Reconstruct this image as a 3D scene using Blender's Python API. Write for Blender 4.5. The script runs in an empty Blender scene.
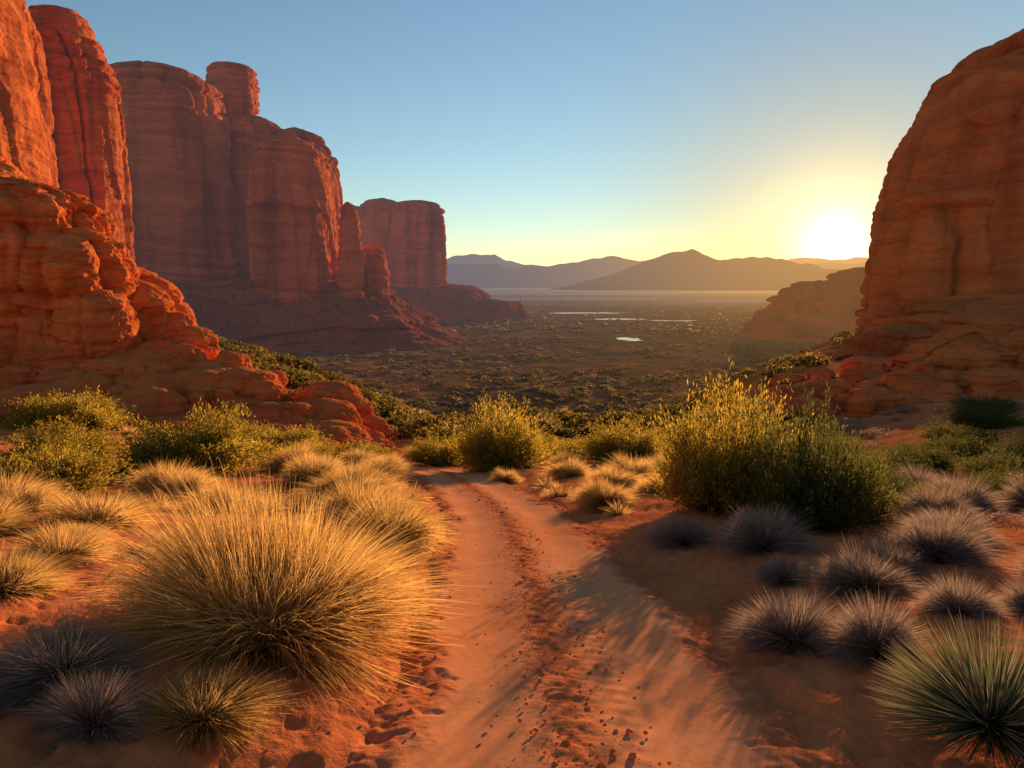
import bpy, math, numpy as np
from mathutils import Vector
R = math.radians
scene = bpy.context.scene
scene.view_settings.view_transform = 'Standard'
scene.view_settings.look = 'None'
scene.view_settings.exposure = 0
scene.view_settings.gamma = 1

SUN_AZ = R(24.9)
SUN_EL = R(6.4)
GLOW_EL = R(2.9)
def dirvec(az, el): return Vector((math.sin(az)*math.cos(el), math.cos(az)*math.cos(el), math.sin(el)))

# ------------------------------------------------------------------ noise
def _h(ix, iy, iz, seed):
    n = (ix*374761393 + iy*668265263 + iz*1440662683 + seed*362437) & 0xffffffff
    n = ((n ^ (n >> 13))*1274126177) & 0xffffffff
    n = n ^ (n >> 16)
    return n.astype(np.float64)/4294967296.0
def vnoise(x, y, z, seed=0):
    x, y, z = np.broadcast_arrays(np.asarray(x, float), np.asarray(y, float), np.asarray(z, float))
    xf = np.floor(x); yf = np.floor(y); zf = np.floor(z)
    fx = x-xf; fy = y-yf; fz = z-zf
    fx = fx*fx*(3-2*fx); fy = fy*fy*(3-2*fy); fz = fz*fz*(3-2*fz)
    xi = xf.astype(np.int64); yi = yf.astype(np.int64); zi = zf.astype(np.int64)
    r = 0
    for a in (0, 1):
        wa = fx if a else 1-fx
        for b in (0, 1):
            wb = fy if b else 1-fy
            for c in (0, 1):
                wc = fz if c else 1-fz
                r = r + wa*wb*wc*_h(xi+a, yi+b, zi+c, seed)
    return r
def fbm(x, y, z, octs=4, seed=0, gain=0.5):
    s = 0; a = 1; t = 0; f = 1
    for i in range(octs):
        s = s + a*(2*vnoise(x*f, y*f, z*f, seed+i*17)-1); t += a; a *= gain; f *= 2.03
    return s/t
def sstep(a, b, x):
    t = np.clip((x-a)/(b-a), 0, 1); return t*t*(3-2*t)

# ------------------------------------------------------------------ mesh helpers
def make_mesh(name, verts, quads=None, tris=None, attrs=None, smooth=True):
    me = bpy.data.meshes.new(name)
    verts = np.asarray(verts, dtype=np.float32).reshape(-1, 3)
    loops = []; sizes = []
    if quads is not None and len(quads):
        loops.append(np.asarray(quads).reshape(-1)); sizes.append(np.full(len(quads), 4))
    if tris is not None and len(tris):
        loops.append(np.asarray(tris).reshape(-1)); sizes.append(np.full(len(tris), 3))
    loops = np.concatenate(loops).astype(np.int32); sizes = np.concatenate(sizes).astype(np.int32)
    starts = np.concatenate([[0], np.cumsum(sizes)[:-1]]).astype(np.int32)
    me.vertices.add(len(verts)); me.vertices.foreach_set('co', verts.reshape(-1))
    me.loops.add(len(loops)); me.loops.foreach_set('vertex_index', loops)
    me.polygons.add(len(sizes)); me.polygons.foreach_set('loop_start', starts)
    me.polygons.foreach_set('use_smooth', np.full(len(sizes), smooth, dtype=bool))
    if attrs:
        for k, v in attrs.items():
            at = me.attributes.new(k, 'FLOAT', 'POINT')
            at.data.foreach_set('value', np.asarray(v, dtype=np.float32).reshape(-1))
    me.update(calc_edges=True)
    return me
def add_obj(name, me, mat=None, loc=(0, 0, 0), rz=0, sc=(1, 1, 1), parent=None):
    ob = bpy.data.objects.new(name, me)
    if mat and not me.materials: me.materials.append(mat)
    ob.location = loc; ob.rotation_euler = (0, 0, rz); ob.scale = sc
    scene.collection.objects.link(ob)
    if parent: ob.parent = parent
    return ob
def grid_quads(ni, nj, wrap=False):
    i = np.arange(ni-1)[:, None]; m = nj if wrap else nj-1
    j = np.arange(m)[None, :]; j2 = (j+1) % nj
    a = i*nj+j; b = i*nj+j2; c = (i+1)*nj+j2; d = (i+1)*nj+j
    return np.stack([a, b, c, d], -1).reshape(-1, 4)

# ------------------------------------------------------------------ terrain functions
_py = np.array([-12, 0, 3.5, 4.44, 5.5, 7.1, 9.95, 13.1, 16.4, 22.1, 26.7, 33, 40, 60])
_px = np.array([.35, .42, .46, .46, .43, .38, .20, -.02, -.5, -1.67, -2.9, -5.6, -9.5, -20])
_fy = np.linspace(-12, 60, 1441); _fx = np.interp(_fy, _py, _px)
_k = np.hanning(61); _k /= _k.sum()
_fx = np.convolve(np.pad(_fx, 30, mode='edge'), _k, 'valid')
def path_x(y): return np.interp(y, _fy, _fx)
VALLEY = -26.0
def edge_of(x): return 33 + np.clip(x-15, 0, 40)*1.5 + np.clip(-9-x, 0, 40)*1.6
def pathmask(x, y): return (1-sstep(1.0, 1.65, np.abs(x-path_x(y))))*(1-sstep(33, 38, y))
def height(x, y, detail=True, bed=True):
    x = np.asarray(x, float); y = np.asarray(y, float)
    yy = np.where(y < 34, y, 34+3*(1-np.exp(-(y-34)/3.0)))
    yy = np.maximum(yy, -8)
    k = 1.2
    t = np.log1p(np.exp(np.clip((yy-2)/k, -30, 30)))*k
    base = -0.2*t
    base = base + 2.7*sstep(8, 30, x)*sstep(8, 36, y) + 1.6*sstep(-7, -22, x)*sstep(14, 34, y)
    base = base + 0.26*sstep(1.5, 3.5, np.abs(x-path_x(y)))*sstep(60, 20, y)
    dn = sstep(0, 1, (y-edge_of(x))/105.0)
    und = 1.2*fbm(x/90, y/90, 0, 3, 5)
    rr = np.hypot(x, y)
    val = VALLEY + und*sstep(60, 200, rr)*(1-sstep(300, 420, rr)) + 5*fbm(x/1500., y/1500., 0, 2, 9)*sstep(900, 2500, rr)
    z = base*(1-dn) + val*dn
    if detail:
        pm = pathmask(x, y)
        near = 1-sstep(40, 140, rr)
        z = z + near*(1-pm)*(0.18*fbm(x/2.2, y/2.2, 0, 3, 31) + 0.035*fbm(x/.35, y/.35, 0, 3, 71))
        z = z + (1-sstep(20, 80, rr))*(1-pm)*0.012*fbm(x/.09, y/.09, 0, 2, 91)
        z = z - (1-sstep(12, 20, rr))*(1-pm)*0.03*np.clip((vnoise(x/.13, y/.13, 0, 95)-.62)/.25, 0, 1)
        z = z + sstep(30, 80, rr)*(1-sstep(250, 500, rr))*0.9*fbm(x/14, y/14, 0, 3, 41)
        if bed: z = z - pm*0.16
    return z
def height0(x, y): return height(x, y, True, False)

# ------------------------------------------------------------------ node helpers
def new_mat(name):
    m = bpy.data.materials.new(name); m.use_nodes = True
    try: m.cycles.emission_sampling = 'NONE'
    except Exception: pass
    nt = m.node_tree
    for n in list(nt.nodes): nt.nodes.remove(n)
    return m, nt
def N(nt, typ, **kw):
    n = nt.nodes.new(typ)
    for k, v in kw.items(): setattr(n, k, v)
    return n
def L(nt, a, b): nt.links.new(a, b)
def setin(n, **kw):
    for k, v in kw.items(): n.inputs[k].default_value = v
def ramp(nt, fac, stops, interp='LINEAR'):
    r = N(nt, 'ShaderNodeValToRGB'); r.color_ramp.interpolation = interp
    e = r.color_ramp.elements
    while len(e) < len(stops): e.new(0.5)
    for el, (p, c) in zip(e, stops):
        el.position = p; el.color = (*c, 1) if len(c) == 3 else c
    if fac is not None: L(nt, fac, r.inputs[0])
    return r.outputs[0]
def mixc(nt, fac, a, b, mode='MIX'):
    m = N(nt, 'ShaderNodeMix', data_type='RGBA', blend_type=mode)
    for s, v in ((m.inputs[0], fac), (m.inputs[6], a), (m.inputs[7], b)):
        if hasattr(v, 'links'): L(nt, v, s)
        elif isinstance(v, (int, float)): s.default_value = v
        else: s.default_value = (*v, 1)
    return m.outputs[2]
def mth(nt, op, a, b=None, clamp=False):
    m = N(nt, 'ShaderNodeMath', operation=op, use_clamp=clamp)
    for s, v in zip(m.inputs, (a, b)):
        if v is None: continue
        if hasattr(v, 'links'): L(nt, v, s)
        else: s.default_value = v
    return m.outputs[0]
def pos(nt): return N(nt, 'ShaderNodeNewGeometry').outputs['Position']
def scaled(nt, vec, s):
    m = N(nt, 'ShaderNodeVectorMath', operation='MULTIPLY'); L(nt, vec, m.inputs[0]); m.inputs[1].default_value = s
    return m.outputs[0]
def noise(nt, vec, scale, detail=4, rough=.55, dist=0):
    n = N(nt, 'ShaderNodeTexNoise'); setin(n, Scale=scale, Detail=detail, Roughness=rough, Distortion=dist)
    L(nt, vec, n.inputs['Vector']); return n.outputs[0]
def bump(nt, h, strength, dist, prev=None):
    b = N(nt, 'ShaderNodeBump'); setin(b, Strength=strength, Distance=dist); L(nt, h, b.inputs['Height'])
    if prev is not None: L(nt, prev, b.inputs['Normal'])
    return b.outputs[0]
def attr(nt, name):
    a = N(nt, 'ShaderNodeAttribute'); a.attribute_name = name; return a.outputs['Fac']
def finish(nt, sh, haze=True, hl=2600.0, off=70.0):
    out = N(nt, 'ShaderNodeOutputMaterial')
    if haze:   # haze painted as emission mixed into surfaces: grows with distance, warmer toward sun
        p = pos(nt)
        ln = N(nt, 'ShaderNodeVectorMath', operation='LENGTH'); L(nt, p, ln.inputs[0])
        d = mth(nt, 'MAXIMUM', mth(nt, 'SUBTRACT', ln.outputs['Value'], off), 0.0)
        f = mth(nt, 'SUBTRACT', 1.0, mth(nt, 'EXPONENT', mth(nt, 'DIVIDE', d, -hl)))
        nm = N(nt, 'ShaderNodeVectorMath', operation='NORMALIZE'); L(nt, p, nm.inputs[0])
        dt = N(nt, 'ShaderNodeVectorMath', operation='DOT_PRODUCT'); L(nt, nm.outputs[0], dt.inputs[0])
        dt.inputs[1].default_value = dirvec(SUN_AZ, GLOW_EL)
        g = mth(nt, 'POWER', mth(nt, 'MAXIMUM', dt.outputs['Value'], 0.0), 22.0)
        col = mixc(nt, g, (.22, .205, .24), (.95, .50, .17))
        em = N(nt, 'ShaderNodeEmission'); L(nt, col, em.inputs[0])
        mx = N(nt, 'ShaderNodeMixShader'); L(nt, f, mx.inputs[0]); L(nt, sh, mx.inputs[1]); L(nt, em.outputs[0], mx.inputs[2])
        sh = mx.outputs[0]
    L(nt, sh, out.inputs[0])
def diffuse(nt, col, normal=None, rough=.95):
    b = N(nt, 'ShaderNodeBsdfDiffuse'); b.inputs['Roughness'].default_value = .5
    L(nt, col, b.inputs['Color'])
    if normal is not None: L(nt, normal, b.inputs['Normal'])
    return b.outputs[0]

# ------------------------------------------------------------------ materials
def rock_material(name, unit, gain=1.0, bs=.9, mott=.55, streaks=.75, strata=.4):
    m, nt = new_mat(name)
    p = pos(nt)
    warp = noise(nt, scaled(nt, p, (1/unit,)*3), .15, 2)
    cmb = N(nt, 'ShaderNodeCombineXYZ'); L(nt, mth(nt, 'MULTIPLY', warp, unit*3.0), cmb.inputs[2])
    ad = N(nt, 'ShaderNodeVectorMath', operation='ADD'); L(nt, p, ad.inputs[0]); L(nt, cmb.outputs[0], ad.inputs[1])
    band = noise(nt, scaled(nt, ad.outputs[0], (.04/unit, .04/unit, .9/unit)), 1.0, 4, .65)
    G = lambda c: tuple(v*gain for v in c)
    c1 = ramp(nt, band, [(.28, G((.32, .058, .019))), (.42, G((.52, .118, .034))), (.55, G((.61, .165, .047))), (.66, G((.45, .092, .028))), (.8, G((.67, .23, .09)))])
    streak = noise(nt, scaled(nt, p, (.55/unit, .55/unit, .05/unit)), 1.0, 4, .6)
    sm = ramp(nt, streak, [(.48, (1, 1, 1)), (.70, (.32, .25, .25))])
    c2 = mixc(nt, streaks, c1, sm, 'MULTIPLY')
    blot = noise(nt, scaled(nt, p, (1/unit,)*3), .6, 5, .65)
    c3 = mixc(nt, mott, c2, ramp(nt, blot, [(.3, (.6, .54, .5)), (.55, (1, 1, 1)), (.75, (1.25, 1.2, 1.12))]), 'MULTIPLY')
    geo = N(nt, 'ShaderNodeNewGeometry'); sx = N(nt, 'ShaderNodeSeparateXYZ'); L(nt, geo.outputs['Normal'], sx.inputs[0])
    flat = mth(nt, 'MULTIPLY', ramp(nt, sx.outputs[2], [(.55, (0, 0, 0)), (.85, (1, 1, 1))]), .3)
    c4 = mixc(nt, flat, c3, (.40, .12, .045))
    n1 = noise(nt, scaled(nt, p, (1/unit, 1/unit, 2.2/unit)), .9, 6, .62)
    n2 = noise(nt, scaled(nt, ad.outputs[0], (.12/unit, .12/unit, 3.5/unit)), 1.0, 3, .6)
    h = mth(nt, 'ADD', mth(nt, 'MULTIPLY', n1, 1.0), mth(nt, 'MULTIPLY', n2, strata))
    b = bump(nt, h, bs, .38*unit)
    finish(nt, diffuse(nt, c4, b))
    return m
rock_far = rock_material('red_sandstone_far', 7.0, 1.1, strata=.7)
rock_mid = rock_material('red_sandstone_mid', 3.0, .98, strata=.7, streaks=.6)
rock_near = rock_material('red_sandstone_near', 1.0, 1.12, .6, .5, .3, strata=.9)

def talus_material():
    m, nt = new_mat('talus_scree'); p = pos(nt)
    n = noise(nt, p, .06, 6, .7); n2 = noise(nt, p, .45, 4, .7)
    c = ramp(nt, n, [(.3, (.21, .05, .02)), (.5, (.34, .085, .03)), (.7, (.44, .12, .045))])
    c = mixc(nt, ramp(nt, n2, [(.54, (0, 0, 0)), (.64, (1, 1, 1))]), c, (.085, .06, .025))
    b = bump(nt, n2, 1.0, 2.0)
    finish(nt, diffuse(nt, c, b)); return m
talus_mat = talus_material()

def ground_material():
    m, nt = new_mat('red_desert_soil'); p = pos(nt)
    a = noise(nt, p, .55, 5, .65); f = noise(nt, p, 9.0, 5, .7); g = noise(nt, p, 90.0, 2, .6)
    soil = ramp(nt, a, [(.3, (.46, .115, .04)), (.5, (.58, .165, .06)), (.7, (.66, .215, .085))])
    soil = mixc(nt, .55, soil, ramp(nt, f, [(.3, (.6, .56, .52)), (.55, (1, 1, 1)), (.75, (1.2, 1.15, 1.1))]), 'MULTIPLY')
    litter = mth(nt, 'MULTIPLY', ramp(nt, noise(nt, p, 1.3, 5, .75), [(.54, (0, 0, 0)), (.70, (1, 1, 1))]), .4)
    soil = mixc(nt, litter, soil, (.29, .15, .065))
    v1 = noise(nt, p, .035, 6, .75); v2 = noise(nt, p, .012, 3, .6); v3 = noise(nt, p, .25, 4, .8)
    val = ramp(nt, v1, [(.32, (.10, .062, .02)), (.5, (.22, .115, .04)), (.62, (.33, .15, .055)), (.78, (.42, .19, .075))])
    val = mixc(nt, .7, val, ramp(nt, v3, [(.35, (.35, .4, .3)), (.6, (1.25, 1.1, .9))]), 'MULTIPLY')
    val = mixc(nt, ramp(nt, v2, [(.5, (0, 0, 0)), (.75, (.4, .4, .4))]), val, (.30, .16, .065))
    col = mixc(nt, attr(nt, 'valley'), soil, val)
    col = mixc(nt, attr(nt, 'pale_patch'), col, (.45, .35, .29))
    b = bump(nt, f, .6, .05); b = bump(nt, g, .5, .008, b)
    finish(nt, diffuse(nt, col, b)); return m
ground_mat = ground_material()

def path_material():
    m, nt = new_mat('packed_red_sand'); p = pos(nt)
    a = noise(nt, p, .8, 4, .6); f = noise(nt, p, 14.0, 5, .7); g = noise(nt, p, 120.0, 2, .6)
    c = ramp(nt, a, [(.3, (.66, .23, .092)), (.5, (.74, .28, .118)), (.7, (.78, .32, .145))])
    rough = attr(nt, 'rough')
    c = mixc(nt, mth(nt, 'MULTIPLY', rough, .95, True), c, (.56, .16, .06))
    c = mixc(nt, .4, c, ramp(nt, f, [(.3, (.66, .62, .6)), (.55, (1, 1, 1)), (.75, (1.12, 1.1, 1.1))]), 'MULTIPLY')
    b1 = N(nt, 'ShaderNodeBump'); L(nt, f, b1.inputs['Height']); b1.inputs['Distance'].default_value = .03
    L(nt, mth(nt, 'ADD', mth(nt, 'MULTIPLY', rough, .6), .14), b1.inputs['Strength'])
    b = bump(nt, g, .3, .005, b1.outputs[0])
    finish(nt, diffuse(nt, c, b), haze=False); return m
path_mat = path_material()

def foliage_material(name, cols, base, transl=.45, haze=False, tip=None):
    m, nt = new_mat(name)
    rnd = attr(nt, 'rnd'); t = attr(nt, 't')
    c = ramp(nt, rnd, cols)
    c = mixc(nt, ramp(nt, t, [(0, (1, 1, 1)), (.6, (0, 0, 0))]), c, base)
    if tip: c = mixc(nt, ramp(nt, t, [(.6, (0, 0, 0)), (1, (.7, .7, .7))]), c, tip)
    oi = N(nt, 'ShaderNodeObjectInfo')
    c = mixc(nt, .35, c, ramp(nt, oi.outputs['Random'], [(0, (.6, .6, .6)), (1, (1.2, 1.15, 1.1))]), 'MULTIPLY')
    d = N(nt, 'ShaderNodeBsdfDiffuse'); tr = N(nt, 'ShaderNodeBsdfTranslucent')
    L(nt, c, d.inputs[0]); L(nt, c, tr.inputs[0])
    mx = N(nt, 'ShaderNodeMixShader'); mx.inputs[0].default_value = transl
    L(nt, d.outputs[0], mx.inputs[1]); L(nt, tr.outputs[0], mx.inputs[2])
    finish(nt, mx.outputs[0], haze=haze); return m
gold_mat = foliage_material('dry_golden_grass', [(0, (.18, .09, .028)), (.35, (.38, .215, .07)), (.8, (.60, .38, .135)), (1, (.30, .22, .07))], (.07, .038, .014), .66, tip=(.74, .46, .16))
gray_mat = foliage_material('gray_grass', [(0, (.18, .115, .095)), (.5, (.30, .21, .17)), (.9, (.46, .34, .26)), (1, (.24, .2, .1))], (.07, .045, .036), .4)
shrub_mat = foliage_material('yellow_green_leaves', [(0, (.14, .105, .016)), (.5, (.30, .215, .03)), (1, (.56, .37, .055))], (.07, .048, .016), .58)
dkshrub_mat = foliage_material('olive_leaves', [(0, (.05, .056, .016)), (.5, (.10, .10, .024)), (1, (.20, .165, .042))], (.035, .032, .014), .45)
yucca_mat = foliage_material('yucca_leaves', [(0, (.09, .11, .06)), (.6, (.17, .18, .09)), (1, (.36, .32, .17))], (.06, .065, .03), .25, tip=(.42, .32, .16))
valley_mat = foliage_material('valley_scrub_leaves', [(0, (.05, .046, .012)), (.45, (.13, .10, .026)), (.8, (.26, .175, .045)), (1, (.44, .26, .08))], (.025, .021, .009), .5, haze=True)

# ------------------------------------------------------------------ ground sheet
def build_ground():
    a_front = np.linspace(R(-58), R(58), 820)
    a_back = np.linspace(R(58), R(302), 70)[1:-1]
    ang = np.concatenate([a_front, a_back])
    rad = np.concatenate([[0.05, .6, 1.2, 1.8], np.geomspace(2.3, 12, 190)[:-1], np.geomspace(12, 30000, 640)])
    Rr, A = np.meshgrid(rad, ang, indexing='ij')
    x = Rr*np.sin(A); y = Rr*np.cos(A)
    z = height(x, y)
    rr = Rr
    valley = sstep(-4, 30, y-edge_of(x) + 8*fbm(x/9, y/9, 0, 3, 3))
    pale_patch = sstep(900, 1300, rr)*(1-sstep(3200, 5000, rr))*sstep(.0, .25, fbm(x/700, y/260, 0, 4, 12)+.12)*.85  # paler patches of ground colour far out on the valley floor
    q = grid_quads(len(rad), len(ang), True)[:, ::-1]
    me = make_mesh('ground', np.stack([x, y, z], -1), q, None, {'valley': valley, 'pale_patch': pale_patch})
    add_obj('ground', me, ground_mat)
build_ground()

def build_path():
    ys = np.concatenate([np.linspace(-6, 1.5, 60)[:-1], np.geomspace(1.5+1, 38, 900)-1])
    us = np.linspace(-1.9, 1.9, 170)
    Y, U = np.meshgrid(ys, us, indexing='ij')
    X = path_x(Y)+U
    wob = .30*fbm(X/.9, Y/.9, 0, 4, 8)+.16*fbm(X/.22, Y/.22, 0, 3, 18)
    au = np.abs(U)+wob
    inside = 1-sstep(1.1, 1.65, au)
    Z = height(X, Y, True, False)
    rut = np.exp(-((np.abs(U)-.66)/.36)**2)
    mid = np.exp(-((U+.03+.08*fbm(X*0, Y/1.5, 0, 2, 6))/.20)**2)
    rough = np.clip(mid*1.0 + 1.1*sstep(.95, 1.3, au), 0, 1)
    Z = Z - .05*rut + rough*(.028*fbm(X/.16, Y/.16, 0, 3, 55)+.016*vnoise(X/.05, Y/.05, 0, 56)) + .006*fbm(X/.5, Y/.5, 0, 3, 57)
    Z = Z - .022*np.clip((vnoise(X/.12, Y/.15, 0, 58)-.70)/.2, 0, 1)*sstep(.25, .5, np.abs(U+.0)*rough+rough*.4)
    Z = Z + .004*np.sin(Y*38+2*np.sin(X*6))*np.exp(-((U-.30)/.10)**2)
    Z = Z - (1-inside)*.08
    me = make_mesh('dirt_path', np.stack([X, Y, Z], -1), grid_quads(len(ys), len(us))[:, ::-1], None, {'rough': rough})
    add_obj('dirt_path', me, path_mat)
build_path()

# ------------------------------------------------------------------ rock lofts
def loft(cx, cy, z0, z1, rx, ry, prof, seed, nth=260, nz=240, layer=0, lamp=0, crack=0, cfreq=.05, namp=1, nsc=10, rot=0, power=2.3, lean=(0, 0), massive=0.0):
    prof = np.array(prof, float)
    for _ in range(2):
        a = prof[:-1]*.75+prof[1:]*.25; b = prof[:-1]*.25+prof[1:]*.75
        prof = np.concatenate([prof[:1], np.stack([a, b], 1).reshape(-1, 2), prof[-1:]])
    H = z1-z0
    seg = np.hypot(np.diff(prof[:, 0])*rx, np.diff(prof[:, 1])*H)
    s = np.concatenate([[0], np.cumsum(seg)]); s /= s[-1]
    t = np.linspace(0, 1, nz)
    rf = np.interp(t, s, prof[:, 0]); hf = np.interp(t, s, prof[:, 1])
    th = np.linspace(0, 2*np.pi, nth, endpoint=False)
    T, TH = np.meshgrid(np.arange(nz), th, indexing='ij')
    rf = rf[T]; zf = z0+hf[T]*H; hh = hf[T]
    c = np.cos(TH); sn = np.sin(TH)
    se = (np.abs(c)**power+np.abs(sn)**power)**(-1/power)
    lx = rx*rf*se*c; ly = ry*rf*se*sn
    x = cx+lx*math.cos(rot)-ly*math.sin(rot)+lean[0]*hh
    y = cy+lx*math.sin(rot)+ly*math.cos(rot)+lean[1]*hh
    ux = np.cos(TH+rot); uy = np.sin(TH+rot)
    side = np.clip(rf*3, 0, 1)
    z = zf
    d = namp*1.3*fbm(x/nsc, y/nsc, z/nsc/(1.6+2*massive), 5, seed)
    d = d + namp*.35*fbm(x/nsc*6, y/nsc*6, z/nsc*6, 3, seed+5)
    if massive:  # vertical spalled panels
        d = d + massive*(np.floor(3.2*vnoise(x/nsc*1.1, y/nsc*1.1, z/nsc*.22, seed+81))/3.2-.5)
    if crack:
        wx = x+nsc*.12*fbm(x/nsc*2, y/nsc*2, z/nsc*2, 2, seed+3); wy = y
        n1 = 1-np.abs(2*vnoise(wx*cfreq, wy*cfreq, z*cfreq*.07, seed+21)-1)
        n2 = 1-np.abs(2*vnoise(wx*cfreq*2.7, wy*cfreq*2.7, z*cfreq*.25, seed+22)-1)
        d = d - crack*(np.clip((n1-.86)/.14, 0, 1)**1.3) - crack*.35*np.clip((n2-.85)/.15, 0, 1)
    if layer:
        zz = z/layer + .9*fbm(x/nsc/2.5, y/nsc/2.5, z*0, 2, 77) + 1.3*vnoise(z/layer*.37, z*0, z*0, seed+40)
        k = np.floor(zz); f = zz-k
        hk = _h(k.astype(np.int64), (k*0).astype(np.int64), (k*0).astype(np.int64), seed)
        la = lamp*np.ones_like(hh)
        if massive: la = lamp*(.18+1.0*sstep(.74, .9, hh)+.6*(1-sstep(.16, .28, hh)))
        d = d + la*((1-np.abs(2*f-1)**3.5)*.9-.6)*(.5+hk) + la*1.1*(hk-.5)
    x = x+ux*d*side; y = y+uy*d*side
    z = z + (1-side)*d*.4 + .25*namp*fbm(x/nsc*1.5, y/nsc*1.5, 0*x, 3, seed+60)*sstep(.0, .3, hh)
    v = np.stack([x, y, z], -1).reshape(-1, 3)
    return v, grid_quads(nz, nth, True)
def join(parts):
    vs = []; qs = []; o = 0
    for v, q in parts: vs.append(v); qs.append(q+o); o += len(v)
    return np.concatenate(vs), np.concatenate(qs)
def rock_object(name, parts, mat, children=None):
    v, q = join(parts)
    return add_obj(name, make_mesh(name, v, q), mat)

CLIFF = [(1.06, 0), (1.0, .12), (.97, .5), (.95, .78), (.88, .9), (.7, .965), (.42, .995), (0, 1.01)]
CLIFF2 = [(1.05, 0), (1.0, .3), (.93, .6), (.84, .78), (.68, .9), (.45, .98), (0, 1.01)]
DOME = [(1.0, 0), (1.0, .35), (.98, .62), (.90, .80), (.74, .91), (.48, .98), (0, 1.01)]
FLAT = [(1.0, 0), (1.0, .35), (.98, .65), (.94, .82), (.84, .92), (.74, .975), (.5, 1.0), (0, 1.01)]
KNOB = [(1.5, 0), (1.1, .12), (.82, .3), (.74, .45), (.98, .58), (1.0, .76), (.92, .93), (.5, 1.0), (0, 1.01)]
KNOB2 = [(.9, 0), (.95, .2), (.86, .45), (1.0, .62), (.98, .8), (.85, .94), (.5, 1.0), (0, 1.01)]
TALUS = [(1, 0), (.86, .22), (.74, .5), (.64, .78), (.55, 1.0), (0, 1.05)]
PILLOW = [(.8, 0), (.98, .25), (1.0, .55), (.9, .82), (.6, .97), (0, 1.02)]

# main butte on the left, ~330 m away: separate rounded pillars
K = dict(massive=3.0)
butte = rock_object('sandstone_butte', [
    loft(-171, 343, -8, 104, 32, 32, FLAT, 1, 440, 400, 5.0, 2.4, 6.5, .03, 1.9, 22, **K),
    loft(-222, 392, -8, 112, 22, 26, DOME, 2, 260, 280, 6, 1.6, 4, .03, 2.0, 24, **K),
    loft(-138, 382, -8, 92, 22, 26, DOME, 3, 360, 340, 5.0, 2.2, 5, .035, 1.7, 20, **K),
    loft(-148, 382, 70, 118, 13.5, 13, KNOB, 4, 280, 240, 3.6, 2.3, 1.8, .06, 1.1, 9),
    loft(-105, 336, -8, 72, 20.5, 25, DOME, 5, 380, 340, 5.0, 2.2, 5.5, .035, 1.8, 18, **K),
    loft(-118, 386, -8, 86, 24, 22, DOME, 6, 240, 240, 6, 1.6, 4, .035, 2.0, 20, **K),
    loft(-78, 334, -10, 42, 6, 8, CLIFF2, 7, 220, 220, 5, 1.1, 2, .06, 1.6, 9),
    loft(-70, 350, -10, 24, 7, 9, CLIFF2, 8, 200, 200, 5, 1.1, 2, .06, 1.6, 9),
], rock_far)
tv, tq = join([loft(-142, 366, -29, 6, 122, 90, TALUS, 11, 520, 260, 6, 3.6, 0, .03, 6.5, 24)])
add_obj('talus_slope', make_mesh('talus_slope', tv, tq), talus_mat)
rock_object('sandstone_butte', [
    loft(-82, 605, -12, 74, 25, 30, FLAT, 21, 340, 300, 6, 2.2, 6.0, .03, 2.6, 18, **K),
    loft(-114, 616, -12, 78, 25, 30, DOME, 22, 300, 260, 6, 2.0, 6, .03, 2.6, 18, **K),
    loft(-148, 640, -12, 74, 34, 30, CLIFF, 23, 240, 220, 7, 1.6, 4, .03, 2.4, 20, **K),
    loft(-45, 600, -15, -2, 20, 14, CLIFF2, 24, 220, 120, 5, 1.2, 2, .05, 2, 14),
    loft(0, 590, -28, -11, 9, 8, KNOB, 25, 160, 100, 4, 1.0, 1, .05, 1.2, 8),
    loft(-14, 592, -28, -9, 8, 8, CLIFF2, 26, 160, 100, 4, 1.0, 1, .05, 1.2, 8),
], rock_far)
tv, tq = join([loft(-98, 625, -30, 3, 112, 85, TALUS, 27, 440, 200, 7, 2.8, 0, .03, 6, 28),
               loft(-25, 598, -30, -11, 50, 30, TALUS, 28, 300, 120, 6, 1.7, 0, .03, 3.4, 20)])
add_obj('talus_slope', make_mesh('talus_slope', tv, tq), talus_mat)

# tall near cliff, far left
K2 = dict(massive=1.8)
rock_object('sandstone_cliff', [
    loft(-106, 112, -8, 66, 27, 26, DOME, 31, 460, 420, 3.2, 1.0, 3.0, .06, 1.5, 13, **K2),
    loft(-110, 146, -8, 70, 13.0, 15, DOME, 32, 380, 360, 3.2, 1.0, 2.8, .06, 1.2, 11, **K2),
    loft(-108.5, 172, -8, 61, 12.5, 14, FLAT, 33, 340, 340, 3.2, 1.2, 2.4, .07, 1.2, 10, **K2),
    loft(-107, 172, 50, 66, 7.5, 8, KNOB2, 35, 240, 180, 2.6, .9, .6, .07, .6, 8),
    loft(-100, 122, -12, 4, 22, 22, TALUS, 34, 300, 160, 3, 1.0, 0, .06, 1.5, 10),
], rock_mid)

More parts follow.
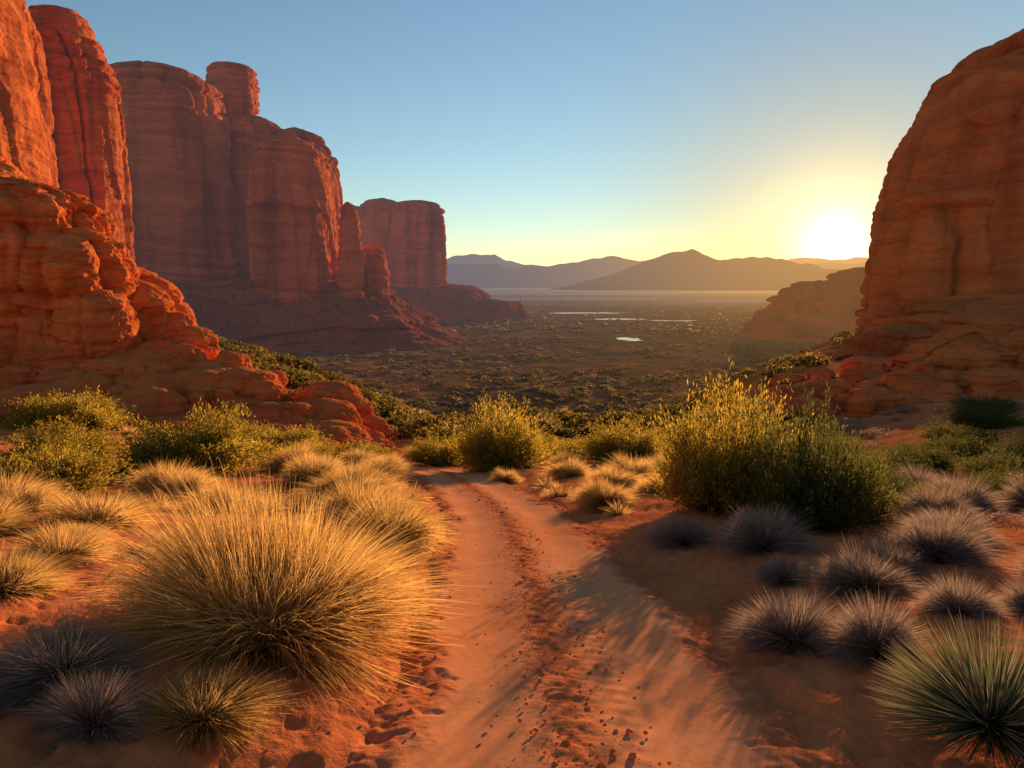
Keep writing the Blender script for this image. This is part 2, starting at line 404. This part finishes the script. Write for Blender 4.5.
# slickrock boulders, near left
BOULD = [(.95, 0), (.86, .15), (.8, .3), (.98, .45), (1.03, .62), (.95, .78), (.75, .91), (.42, .985), (0, 1.01)]
EGG = [(.72, 0), (.9, .18), (1.0, .42), (.98, .62), (.84, .82), (.55, .95), (0, 1.01)]
rock_object('sandstone_boulder', [
    loft(-31.6, 44.5, -.6, 9.0, 6.1, 5.6, EGG, 41, 460, 420, 2.1, .33, .9, .16, 1.1, 3.2, power=2.1),
    loft(-27.6, 43.2, .6, 5.9, 3.7, 3.8, EGG, 42, 380, 340, 1.7, .28, .8, .2, .8, 2.6, power=2.1),
    loft(-29.5, 42.8, -4, 1.2, 4.2, 3.0, PILLOW, 47, 340, 260, 1.2, .28, .4, .25, .6, 2.6, power=2.2),
    loft(-25.4, 41.6, -2.2, 2.3, 2.0, 2.1, EGG, 46, 300, 260, 1.1, .2, .3, .3, .5, 2.0, power=2.1),
    loft(-34.0, 41.2, -3.6, 2.8, 3.5, 3.0, EGG, 48, 320, 260, 1.3, .26, .4, .25, .6, 2.4, power=2.1),
    loft(-37, 46, -4, 11.2, 6.0, 6, BOULD, 43, 360, 320, 2.2, .35, .8, .2, 1.0, 4.4),
    loft(-30, 47, -5, 4, 7.5, 5, PILLOW, 49, 340, 240, 1.8, .35, .6, .2, .8, 3.4),
], rock_near)
rock_object('sandstone_boulder', [loft(-24.0, 45.6, -3.0, 2.3, 1.35, 1.5, EGG, 44, 220, 200, .8, .2, .3, .4, .3, 1.5),
                                 loft(-22.8, 46.4, -3, .7, 1.4, 1.4, EGG, 45, 200, 180, .8, .2, .3, .4, .3, 1.5),
                                 loft(-21.4, 45.6, -3.4, -.3, 1.5, 1.4, EGG, 50, 200, 180, .8, .2, .3, .4, .3, 1.5)], rock_near)
rng = np.random.default_rng(17)
parts = []
for i in range(120):
    x = -36+29*rng.random()**.9
    y = 33.0+11.5*rng.random()
    env = np.interp(x, [-36, -22, -15, -10.5, -7.5], [0.0, -1.2, -3.5, -5.0, -6.4])
    b = float(height(x, y, False))
    top = b+.3+(y-33.5)/11*(env-b)+.8*rng.random()-.1
    rx = .7+2.1*rng.random()**1.5; hh = .7+.8*rng.random()
    parts.append(loft(x, y, top-hh-.7, top, rx, rx*(.6+.4*rng.random()), [(.8, 0), (1, .3), (.98, .55), (.84, .78), (.55, .95), (0, 1.02)], 100+i, 130, 80, .5, .10, .2, .5, .36, 1.4, rot=rng.random()*.8-.4, power=2.4))
rock_object('slickrock_ledge', parts, rock_near)

# right-hand cliff
rock_object('sandstone_cliff', [
    loft(93.6, 108, -8, 43.5, 36, 32, [(1.02, 0), (1, .25), (.98, .48), (.91, .66), (.78, .8), (.57, .92), (.3, .99), (0, 1.01)], 51, 480, 420, 2.4, 1.7, 4.0, .05, 1.7, 12, massive=3.0),
    loft(62.8, 100, -6, 17, 9.0, 10, DOME, 52, 360, 320, 2.6, 1.0, 2.4, .08, 1.0, 8, massive=1.6),
    loft(72, 99, -6, 28, 10, 12, DOME, 53, 360, 320, 2.6, 1.0, 2.4, .08, 1.0, 8, massive=1.6),
], rock_mid)
STEP = [(1, 0), (1.0, .3), (.90, .36), (.90, .56), (.76, .61), (.76, .82), (.6, .9), (.45, 1.0), (0, 1.04)]
LUMP = [(.8, 0), (.96, .15), (1.0, .32), (.9, .42), (.82, .46), (.86, .58), (.8, .7), (.66, .76), (.66, .86), (.5, .96), (0, 1.02)]
rock_object('rock_ledge', [
    loft(73, 89, -14, 1.6, 29, 25, STEP, 54, 460, 300, 1.7, 1.1, 1.6, .1, 1.8, 8),
    loft(40.5, 70, -13, -1.6, 8.5, 8.0, LUMP, 55, 340, 240, 1.6, .45, .8, .15, .9, 4.5, power=2.1),
    loft(50, 71, -12, -.1, 8.5, 8, LUMP, 58, 300, 200, 1.6, .45, .8, .15, .9, 4.5, power=2.1),
    loft(34.5, 64, -12, -4.6, 4.6, 4.0, LUMP, 57, 240, 150, 1.2, .3, .5, .2, .6, 3, power=2.1),
    loft(28.5, 63, -13, -6.4, 4.0, 3.6, LUMP, 59, 240, 150, 1.2, .3, .5, .2, .6, 3, power=2.1),
    loft(46, 60, -11, -2.8, 5.5, 4.6, LUMP, 60, 260, 170, 1.3, .35, .6, .2, .7, 3.4, power=2.1),
    loft(55, 63, -12, -1.2, 8, 6.5, LUMP, 56, 300, 180, 1.5, .4, .8, .15, .9, 4, power=2.1),
], rock_mid)
parts = []
for (x, y, z1, rx, hh, sd) in [(32, 50, -1.4, 3.3, 4.4, 61), (34.5, 51, -2.2, 3.0, 4, 62), (30.2, 49, -3.1, 2.6, 3, 63), (38.5, 50, -.8, 3.2, 5, 64), (41.5, 52, .0, 3.4, 6, 65), (36, 53, -.6, 3.4, 5, 66), (27.5, 50, -3.9, 2.0, 2.4, 67)]:
    parts.append(loft(x, y, z1-hh-1.2, z1, rx, rx*.8, BOULD, sd, 260, 220, .95, .32, .6, .3, .55, 2.2))
rock_object('sandstone_boulder', parts, rock_near)
parts = []
for i in range(110):
    x = 14+28*rng.random(); y = 39+15*rng.random()
    b = float(height(x, y, False)); rx = .6+1.9*rng.random()**1.4
    parts.append(loft(x, y, b-1.2, b+.3+1.1*rng.random(), rx, rx*.7, PILLOW, 200+i, 90, 60, .5, .14, .25, .5, .38, 1.4, rot=rng.random()*3, power=2.7))
rock_object('slickrock_ledge', parts, rock_near)
rock_object('rocky_ridge', [
    loft(182, 400, -30, 4, 40, 40, [(1.15, 0), (1.0, .25), (.88, .45), (.80, .65), (.62, .82), (.4, .97), (0, 1.02)], 71, 420, 260, 5, 3.2, 4, .04, 6.0, 18),
    loft(222, 410, -30, 14, 40, 40, CLIFF2, 72, 300, 200, 5, 3, 4, .04, 4, 18),
    loft(158, 378, -30, -12, 36, 30, TALUS, 73, 260, 160, 5, 2.6, 0, .04, 4.4, 16),
], rock_far)

# ------------------------------------------------------------------ distant mountains
def mtn_material(name, col):
    m, nt = new_mat(name); p = pos(nt)
    n = noise(nt, p, .004, 6, .6)
    c = mixc(nt, n, tuple(v*.7 for v in col), tuple(v*1.3 for v in col))
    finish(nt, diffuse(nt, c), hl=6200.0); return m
def ridge(name, dist, pts, seed, depth, mat):
    pts = np.array(pts, float)
    nx, ny = 420, 50
    u = np.linspace(pts[0, 0], pts[-1, 0], nx)
    h = np.interp(u, pts[:, 0], pts[:, 1])
    k = np.hanning(15); k /= k.sum(); h = np.convolve(np.pad(h, 7, mode='edge'), k, 'valid')
    v = np.linspace(-1, 1, ny)
    V, U = np.meshgrid(v, u, indexing='ij'); H = np.broadcast_to(h, V.shape)
    y = dist+V*depth
    prof = np.clip(1-np.abs(V), 0, 1)**1.15
    x = U
    rid = 1-np.abs(fbm(x/(depth*.55), y/(depth*1.6), 0, 4, seed))*2
    z = VALLEY-8+(H+34)*prof*(.80+.2*rid+.0) + (H*.10)*fbm(x/(depth*.25), y/(depth*.25), 0, 4, seed+3)*prof
    me = make_mesh(name, np.stack([x, y, z], -1), grid_quads(ny, nx)[:, ::-1])
    add_obj(name, me, mat)
mt = mtn_material('mountain_rock', (.10, .07, .055))
def P(d, lst): return [((a-512)/683*1.0*d, (285.6-b)/683*1.03*d) for a, b in lst]
ridge('mountain_range', 5000, P(5000, [(480, 300), (530, 293), (570, 284), (610, 272), (645, 259), (672, 250), (690, 250), (715, 256), (745, 254), (775, 256), (810, 263), (850, 268), (900, 262), (960, 266), (1100, 262)]), 301, 900, mt)
ridge('mountain_range', 8500, P(8500, [(300, 268), (400, 264), (440, 266), (480, 262), (510, 267), (545, 264), (580, 260), (610, 256), (640, 262), (700, 264), (800, 262), (900, 262)]), 302, 1500, mt)
ridge('mountain_range', 14000, P(14000, [(250, 262), (380, 258), (440, 256), (475, 251), (500, 255), (520, 261), (560, 262), (600, 262), (700, 258), (900, 258)]), 303, 2000, mt)

# ------------------------------------------------------------------ ponds
def water_mat():
    m, nt = new_mat('water'); p = pos(nt)
    b = N(nt, 'ShaderNodeBsdfPrincipled'); setin(b, Roughness=.12); b.inputs['Base Color'].default_value = (.05, .07, .08, 1)
    L(nt, bump(nt, noise(nt, p, .6, 3), .05, .05), b.inputs['Normal'])
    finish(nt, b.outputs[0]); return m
wm = water_mat()
def pond(cx, cy, rx, ry, z, seed):
    n = 160; th = np.linspace(0, 2*np.pi, n, endpoint=False)
    rr = 1+.7*fbm(np.cos(th)*1.8, np.sin(th)*1.8, seed, 4, seed)
    v = np.stack([cx+rx*rr*np.cos(th), cy+ry*rr*np.sin(th), np.full(n, z)], -1)
    v = np.concatenate([v, [[cx, cy, z]]])
    tr = np.stack([np.arange(n), (np.arange(n)+1) % n, np.full(n, n)], -1)
    add_obj('pond', make_mesh('pond', v, None, tr, smooth=False), wm)
PONDS = [(62, 362, 8, 10), (92, 585, 26, 10), (132, 560, 20, 8), (78, 720, 34, 14)]
for i, (a, b, c, d) in enumerate(PONDS):
    zz = float(np.max(height(np.linspace(a-c, a+c, 9)[:, None]+0*np.arange(9), b+np.linspace(-d, d, 9)[None, :])))+.08
    pond(a, b, c, d, zz, 400+i)

# ------------------------------------------------------------------ vegetation generators
def blades(n, Rr, H, seed, width=.006, nseg=4, spread=80, droop=.25, base=.16, stiff=False, lumps=.25):
    g = np.random.default_rng(seed)
    phi = g.random(n)*2*np.pi; th = R(spread)*np.sqrt(g.random(n))*(.9+.2*g.random(n))
    th = np.minimum(th, R(92 if stiff else 88))
    dx = np.sin(th)*np.cos(phi); dy = np.sin(th)*np.sin(phi); dz = np.cos(th)
    env = 1/np.sqrt((np.sin(th)/Rr)**2+(np.cos(th)/H)**2)
    Ln = env*((.88+.16*g.random(n)) if stiff else (.5+.55*g.random(n)**.6))*(1+lumps*fbm(dx*2.2+seed, dy*2.2, dz*2.2, 2, seed))
    br = base*Rr*np.sqrt(g.random(n)); bp = phi+g.normal(0, .5, n)
    bx = br*np.cos(bp); by = br*np.sin(bp); bz = -.03+0*br
    t = np.linspace(0, 1, nseg+1)[None, :]
    jx = g.normal(0, .03 if stiff else .10, n)[:, None]; jy = g.normal(0, .03 if stiff else .10, n)[:, None]
    dr = droop*(.3+g.random(n))[:, None]*np.sin(th)[:, None]
    up = .22*np.sin(th)[:, None]*(0 if stiff else 1)
    Lc = Ln[:, None]
    px = bx[:, None]+Lc*(dx[:, None]*t*(1-up*(1-t))+jx*t*t)
    py = by[:, None]+Lc*(dy[:, None]*t*(1-up*(1-t))+jy*t*t)
    pz = bz[:, None]+Lc*(dz[:, None]*t+up*t*(1-t)*1.2-dr*t*t*.7)
    if not stiff: pz = np.maximum(pz, .005)
    a = g.random(n)*2*np.pi
    rx, ry, rz = np.cos(a), np.sin(a), g.normal(0, .4, n)
    sx = dy*rz-dz*ry; sy = dz*rx-dx*rz; sz = dx*ry-dy*rx
    l = np.sqrt(sx*sx+sy*sy+sz*sz)+1e-6; sx /= l; sy /= l; sz /= l
    w = width*(.6+.8*g.random(n))[:, None]*((1-.92*t**1.5) if not stiff else np.interp(t, [0, .15, .5, 1], [.8, 1, .8, .05]))
    P0 = np.stack([px-sx[:, None]*w, py-sy[:, None]*w, pz-sz[:, None]*w], -1)
    P1 = np.stack([px+sx[:, None]*w, py+sy[:, None]*w, pz+sz[:, None]*w], -1)
    V = np.stack([P0, P1], 2)
    m = (nseg+1)*2
    b0 = (np.arange(n)*m)[:, None]+(np.arange(nseg)*2)[None, :]
    q = np.stack([b0, b0+1, b0+3, b0+2], -1).reshape(-1, 4)
    rnd = np.repeat(g.random(n), m); tt = np.broadcast_to(t[:, :, None], (n, nseg+1, 2)).reshape(-1)
    return V.reshape(-1, 3), q, rnd, tt
def leaves_shrub(ntw, nl, Rr, H, seed, ll=.06, lw=.012, spread=72, lumps=.9):
    g = np.random.default_rng(seed)
    tv, tq, tr, tt = blades(ntw, Rr, H, seed, width=.007, nseg=3, spread=spread, droop=.05, base=.25, lumps=lumps)
    tw = tv.reshape(ntw, 4, 2, 3).mean(2)
    s = .3+.7*g.random((ntw, nl))**.8
    k = np.minimum((s*3).astype(int), 2); f = s*3-k
    idx = np.arange(ntw)[:, None]
    c = tw[idx, k]*(1-f)[..., None]+tw[idx, k+1]*f[..., None]
    c = c+g.normal(0, .045*Rr, c.shape)
    d = (tw[:, 3]-tw[:, 1]); d /= np.linalg.norm(d, axis=1, keepdims=True)+1e-6
    d = d[:, None, :]+g.normal(0, .4, c.shape)+np.array([0, 0, .45]); d /= np.linalg.norm(d, axis=-1, keepdims=True)
    r = g.normal(0, 1, c.shape); sd = np.cross(d, r); sd /= np.linalg.norm(sd, axis=-1, keepdims=True)+1e-6
    L_ = ll*(.6+.8*g.random(s.shape))[..., None]; W_ = lw*(.6+.8*g.random(s.shape))[..., None]
    v = np.stack([c, c+d*L_*.5+sd*W_, c+d*L_, c+d*L_*.5-sd*W_], 2).reshape(-1, 3)
    n = ntw*nl
    q = np.arange(n*4).reshape(n, 4)+len(tv)
    rn = np.clip(np.repeat(g.random(ntw)*.55, nl)+g.random(n)*.45, 0, 1)
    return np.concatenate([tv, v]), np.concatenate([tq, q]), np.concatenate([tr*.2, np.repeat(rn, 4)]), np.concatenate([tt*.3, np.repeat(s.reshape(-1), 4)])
def to_mesh(name, d, mat):
    me = make_mesh(name, d[0], d[1], None, {'rnd': d[2], 't': d[3]}, smooth=False); me.materials.append(mat); return me
def place(name, me, x, y, s=1, sz=None, dz=-.03):
    g = np.random.default_rng(int(abs(x*1000)+abs(y*777)) % 99999)
    add_obj(name, me, None, (x, y, float(height0(x, y))+dz), g.random()*6.28, (s, s, sz if sz else s))

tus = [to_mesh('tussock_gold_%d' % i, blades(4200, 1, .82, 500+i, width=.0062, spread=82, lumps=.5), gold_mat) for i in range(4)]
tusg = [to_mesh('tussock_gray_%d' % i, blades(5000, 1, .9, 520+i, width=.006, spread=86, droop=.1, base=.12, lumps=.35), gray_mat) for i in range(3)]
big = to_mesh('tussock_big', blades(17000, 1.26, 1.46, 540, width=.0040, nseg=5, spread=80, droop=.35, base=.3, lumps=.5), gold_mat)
shr = [to_mesh('shrub_yellow_%d' % i, leaves_shrub(620, 50, 1, 1.25, 560+i, .06, .010, lumps=.6), shrub_mat) for i in range(3)]
mnd = [to_mesh('shrub_mound_%d' % i, leaves_shrub(700, 50, 1, .8, 570+i, .06, .010, spread=84, lumps=.55), shrub_mat) for i in range(2)]
shd = [to_mesh('shrub_olive_%d' % i, leaves_shrub(520, 46, 1, 1.35, 580+i, .06, .010, lumps=.7), dkshrub_mat) for i in range(2)]
yuc = to_mesh('yucca', blades(1500, .62, .62, 600, width=.005, nseg=4, spread=98, droop=.02, base=.1, stiff=True, lumps=0), yucca_mat)

place('golden_grass_tussock', big, -2.08, 5.5)
for i, (x, y, s) in enumerate([(-1.95, 3.95, .48), (-5.4, 7.8, .6), (-4.95, 6.3, .62), (-6.6, 10.4, .95), (-7.8, 9.6, .7), (-10, 13, 1.0), (-9, 12.2, .7),
        (-1.85, 9.9, .85), (-2.6, 11.2, .9), (-3.5, 14.5, 1.15), (-2.6, 13.5, .7), (-5.2, 17.6, 1.1), (-4.0, 18, .8), (-5.6, 13.0, .9), (-7.6, 15.5, .8), (-4.6, 24, .9), (-5.8, 25.5, 1.0), (-4.1, 21, .8),
        (-.2, 22, .6), (-1.0, 25.5, .6), (1.9, 21.5, .9), (2.05, 14.6, .75), (3.5, 19, 1.0), (2.7, 17.4, .8), (4.7, 20.5, .9), (2.1, 25.5, .8), (3.6, 15.6, .7), (-6.4, 6.8, .5), (-7.2, 22, 1.1), (-6.1, 20.5, .9),
        (-4.4, 8.6, .45), (-6.0, 9.0, .4), (-8.6, 16.5, 1.0), (-3.3, 9.6, .5)]):
    place('golden_grass_tussock', tus[i % 4], x, y, s, s*(.8+.4*((i*37) % 10)/10))
for i, (x, y, s) in enumerate([(-3.0, 4.25, .55), (-2.5, 3.75, .36), (-3.4, 3.7, .4), (2.62, 9.9, .62), (3.4, 8.8, .65), (2.38, 5.45, .56), (3.67, 6.75, .6), (2.85, 5.0, .42), (5.2, 8.0, .7), (4.4, 7.6, .5),
        (6.3, 9.4, .7), (5.9, 6.9, .5), (7.4, 8.2, .6), (4.6, 5.6, .4), (7.2, 11.2, .7), (8.6, 12.6, .8), (3.9, 5.6, .4), (8.6, 10.2, .6), (10.2, 12.8, .8), (3.1, 7.4, .35), (9.4, 15.2, .9)]):
    place('gray_grass_tussock', tusg[i % 3], x, y, s, s*(.85+.35*((i*37) % 10)/10))
for i, (x, y, s, sz) in enumerate([(-.5, 26.6, 1.7, 2.1), (-3.3, 30, 1.2, 1.1), (4.7, 27.5, 1.7, 1.5), (3.95, 12.7, 1.1, 1.8), (5.2, 14.2, 1.2, 1.7), (2.2, 30.5, 1.4, .9), (7.5, 24, 1.5, 1.2)]):
    place('yellow_green_shrub', shr[i % 3], x, y, s, sz)
for i, (x, y, s, sz) in enumerate([(-10.4, 21.5, 2.1, 2.1), (-20.5, 31, 2.2, 2.2), (-10.0, 29, 1.9, 1.7), (-11.6, 16.4, 1.5, 1.3), (-15.5, 23, 1.6, 1.4), (-6.8, 29.5, 1.3, 1.2), (-14, 20, 1.1, .9), (-8.2, 26, 1.1, .9)]):
    place('yellow_green_shrub', mnd[i % 2], x, y, s, sz)
for i, (x, y, s, sz) in enumerate([(4.9, 10.7, .95, 1.75), (5.9, 11.8, .9, 1.3), (8.5, 16, 1.0, .8), (11, 14, .9, .6), (9.6, 10.4, .8, .55), (10.5, 19, 1.1, .8), (7.8, 7.2, .6, .4), (13, 21, 1.0, .7), (18, 27, 1.3, .8), (21, 30, 1.4, .9),
        (12.5, 17, .9, .7), (14.8, 19, 1.0, .8), (7.6, 13.6, .8, .8), (16, 24, 1.1, .8), (12.5, 26, 1.2, .9), (11.8, 15.6, .7, .5), (24, 34, 1.4, .9)]):
    place('olive_shrub', shd[i % 2], x, y, s, sz)
place('yucca_plant', yuc, 2.84, 3.72, 1.0, dz=.12)

# masses (one object each)
def mass(name, templates, X, Y, S, SZ, seed, mat, dz=0.):
    g = np.random.default_rng(seed); Z = height0(X, Y)+dz
    which = g.integers(0, len(templates), len(X)); ang = g.random(len(X))*6.283
    Vs = []; Qs = []; Rn = []; Ts = []; o = 0
    for k, (v, q, r, t) in enumerate(templates):
        ix = np.where(which == k)[0]
        if not len(ix): continue
        ca = np.cos(ang[ix])[:, None]; sa = np.sin(ang[ix])[:, None]; s = S[ix][:, None]
        vx = (v[None, :, 0]*ca-v[None, :, 1]*sa)*s+X[ix][:, None]
        vy = (v[None, :, 0]*sa+v[None, :, 1]*ca)*s+Y[ix][:, None]
        vz = v[None, :, 2]*SZ[ix][:, None]+Z[ix][:, None]
        Vs.append(np.stack([vx, vy, vz], -1).reshape(-1, 3))
        Qs.append((q[None]+(np.arange(len(ix))*len(v))[:, None, None]).reshape(-1, 4)+o)
        br = g.random(len(ix))[:, None]
        Rn.append(np.clip(r[None]*.45+br*.55, 0, 1).reshape(-1)); Ts.append(np.tile(t, len(ix)))
        o += len(ix)*len(v)
    me = make_mesh(name, np.concatenate(Vs), np.concatenate(Qs), None, {'rnd': np.concatenate(Rn), 't': np.concatenate(Ts)}, smooth=False)
    add_obj(name, me, mat)
def clump(n, seed, sz):
    g = np.random.default_rng(seed)
    d = g.normal(0, 1, (n, 3)); d /= np.linalg.norm(d, axis=1, keepdims=True); d[:, 2] = np.abs(d[:, 2])*.85+.05
    rad = (.55+.45*g.random(n)**.5)*(1+.35*fbm(d[:, 0]*2+seed, d[:, 1]*2, d[:, 2]*2, 2, seed))
    c = d*rad[:, None]*.9
    u = g.normal(0, 1, (n, 3)); u /= np.linalg.norm(u, axis=1, keepdims=True)
    w = np.cross(u, g.normal(0, 1, (n, 3))); w /= np.linalg.norm(w, axis=1, keepdims=True)
    s = sz*(.6+.8*g.random(n))[:, None]
    v = np.stack([c-u*s, c+w*s*.6, c+u*s, c-w*s*.6], 1).reshape(-1, 3)
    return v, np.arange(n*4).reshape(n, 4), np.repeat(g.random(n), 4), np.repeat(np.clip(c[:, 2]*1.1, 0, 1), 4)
g = np.random.default_rng(99)
def scatter(n, r0, r1, a0, a1, pw=1.0):
    r = r0*np.exp(g.random(n)**pw*math.log(r1/r0)); a = R(a0)+g.random(n)*R(a1-a0)
    return r*np.sin(a), r*np.cos(a)
def notpond(X, Y):
    k = np.ones(len(X), bool)
    for a, b, c, d in PONDS: k &= ((X-a)/(c*1.35))**2+((Y-b)/(d*1.35))**2 > 1
    return k
for (r0, r1, n, nq, sz, szl) in [(40, 150, 3000, 260, .105, 1), (150, 420, 6400, 80, .19, 2), (420, 2200, 8800, 20, .38, 3)]:
    X, Y = scatter(n, r0, r1, -42, 40, .85 if szl == 1 else 1)
    k = (Y > edge_of(X)+2) & notpond(X, Y) & (fbm(X/40, Y/40, 0, 3, 3)+.45*g.random(len(X)) > -.05)
    k &= ~((X > 18) & (Y < 105) & (g.random(len(X)) < .8))
    X = X[k]; Y = Y[k]
    S = (.5+1.5*g.random(len(X))**2.2)*(1 if szl < 3 else 1.5)
    mass('valley_scrub', [clump(nq, 700+szl*10+i, sz) for i in range(4)], X, Y, S, S*(.7+.4*g.random(len(X))), 5, valley_mat, -.1)
# small tufts between the big plants
X = -20+30*g.random(760); Y = 5+29*g.random(760)
k = (np.abs(X-path_x(Y)) > 1.6+.3*g.random(760)) & ((X < path_x(Y)) | (Y > 13)) & (Y > 5+np.abs(X)*.35) & (fbm(X/3, Y/3, 0, 2, 12) > -.1)
X = X[k]; Y = Y[k]; S = .18+.45*g.random(len(X))**1.8
mass('dry_grass', [blades(230, 1, .9, 800+i, width=.015, nseg=3) for i in range(5)], X, Y, S, S, 6, gold_mat, -.02)
X = 6+34*g.random(480); Y = 8+52*g.random(480)
k = (fbm(X/5, Y/5, 0, 2, 15) > -.15) & (X < Y*.95) & (X > 5+(Y < 12)*1) & (Y < edge_of(X))
X = X[k]; Y = Y[k]; S = .25+.75*g.random(len(X))**1.8
mass('sagebrush', [clump(900, 820+i, .04) for i in range(4)], X, Y, S, S*.75, 8, gray_mat, -.05)
X = -12+26*g.random(110); Y = 28+10*g.random(110)
k = (np.abs(X-path_x(Y)) > 1.8); X = X[k]; Y = Y[k]; S = .35+.6*g.random(len(X))
mass('shrub_thicket', [leaves_shrub(90, 20, 1, .9, 840+i, .09, .018) for i in range(3)], X, Y, S, S, 9, shrub_mat, -.05)

# ------------------------------------------------------------------ clods and stones
def stone_template(seed):
    gg = np.random.default_rng(seed); nt_, nz_ = 7, 5
    th = np.linspace(0, 2*np.pi, nt_, endpoint=False); ph = np.linspace(.05, np.pi-.05, nz_)
    PH, TH = np.meshgrid(ph, th, indexing='ij')
    rr = .8+.4*gg.random(PH.shape)
    v = np.stack([rr*np.sin(PH)*np.cos(TH), rr*np.sin(PH)*np.sin(TH)*.8, rr*np.cos(PH)*.6], -1).reshape(-1, 3)
    return v, grid_quads(nz_, nt_, True)[:, ::-1], np.zeros(len(v)), np.zeros(len(v))
m, nt = new_mat('clod_soil'); p = pos(nt)
c = ramp(nt, attr(nt, 'rnd'), [(0, (.46, .13, .05)), (.5, (.58, .175, .068)), (1, (.64, .22, .09))])
finish(nt, diffuse(nt, c, bump(nt, noise(nt, p, 60, 3), .6, .01)), haze=False); clod_mat = m
n = 2000
Y = 2.5*np.exp(g.random(n)*math.log(24/2.5)); U = g.normal(-.03, .24, n)
X = path_x(Y)+U
X2 = -4+5.4*g.random(2200); Y2 = 2.6+9*g.random(2200)**1.4; k = np.abs(X2-path_x(Y2)) > 1.05; X2 = X2[k]; Y2 = Y2[k]
X3 = 1.7+3*g.random(300); Y3 = 3+6*g.random(300)
X = np.concatenate([X, X2, X3]); Y = np.concatenate([Y, Y2, Y3])
S = .004+.016*g.random(len(X))**3.5
S[g.random(len(X)) < .006] = .032
mass('dirt_clods', [stone_template(900+i) for i in range(6)], X, Y, S, S, 10, clod_mat, .0)

# ------------------------------------------------------------------ light, sky, camera
w = bpy.data.worlds.new('World'); scene.world = w; w.use_nodes = True; nt = w.node_tree
for nn in list(nt.nodes): nt.nodes.remove(nn)
sky = N(nt, 'ShaderNodeTexSky'); sky.sky_type = 'NISHITA'; sky.sun_disc = False
sky.sun_elevation = SUN_EL; sky.sun_rotation = SUN_AZ; sky.air_density = 1.0; sky.dust_density = .05; sky.ozone_density = 2.0
tc = N(nt, 'ShaderNodeTexCoord'); dt = N(nt, 'ShaderNodeVectorMath', operation='DOT_PRODUCT')
nm = N(nt, 'ShaderNodeVectorMath', operation='NORMALIZE'); L(nt, tc.outputs['Generated'], nm.inputs[0])
L(nt, nm.outputs[0], dt.inputs[0]); dt.inputs[1].default_value = dirvec(SUN_AZ, GLOW_EL)
dp = mth(nt, 'MAXIMUM', dt.outputs['Value'], 0.0)
# sky colour dimmed and warmed around the sun so the bright core shows
tint = mixc(nt, mth(nt, 'POWER', dp, 30.0), (1, 1, 1), (.62, .48, .33))
skyc = mixc(nt, 1.0, sky.outputs[0], tint, 'MULTIPLY')
bg = N(nt, 'ShaderNodeBackground'); bg.inputs[1].default_value = .18; L(nt, skyc, bg.inputs[0])
def lobe(pw, col):
    pwr = mth(nt, 'POWER', dp, pw)
    return mixc(nt, pwr, (0, 0, 0), col)
s = mixc(nt, 1.0, lobe(9000, (14, 11, 7)), lobe(1500, (1.5, 1.25, .85)), 'ADD')
s = mixc(nt, 1.0, s, lobe(260, (.75, .58, .34)), 'ADD')
s = mixc(nt, 1.0, s, lobe(60, (.34, .20, .07)), 'ADD')
bg2 = N(nt, 'ShaderNodeBackground'); bg2.inputs[1].default_value = 1.0; L(nt, s, bg2.inputs[0])
ads = N(nt, 'ShaderNodeAddShader'); L(nt, bg.outputs[0], ads.inputs[0]); L(nt, bg2.outputs[0], ads.inputs[1])
wo = N(nt, 'ShaderNodeOutputWorld'); L(nt, ads.outputs[0], wo.inputs[0])

sl = bpy.data.lights.new('sun', 'SUN'); sl.energy = 13.0; sl.angle = R(.5); sl.color = (1.0, .61, .29)
so = bpy.data.objects.new('sun', sl); so.rotation_euler = dirvec(SUN_AZ, SUN_EL).to_track_quat('Z', 'Y').to_euler(); so.location = (20, 40, 60)
scene.collection.objects.link(so)
cam = bpy.data.cameras.new('camera'); cam.lens = 24.0; cam.sensor_width = 36; cam.clip_start = .05; cam.clip_end = 80000
co = bpy.data.objects.new('camera', cam); co.location = (0, 0, 2.4); co.rotation_euler = (R(90-8.2), 0, 0)
scene.collection.objects.link(co); scene.camera = co
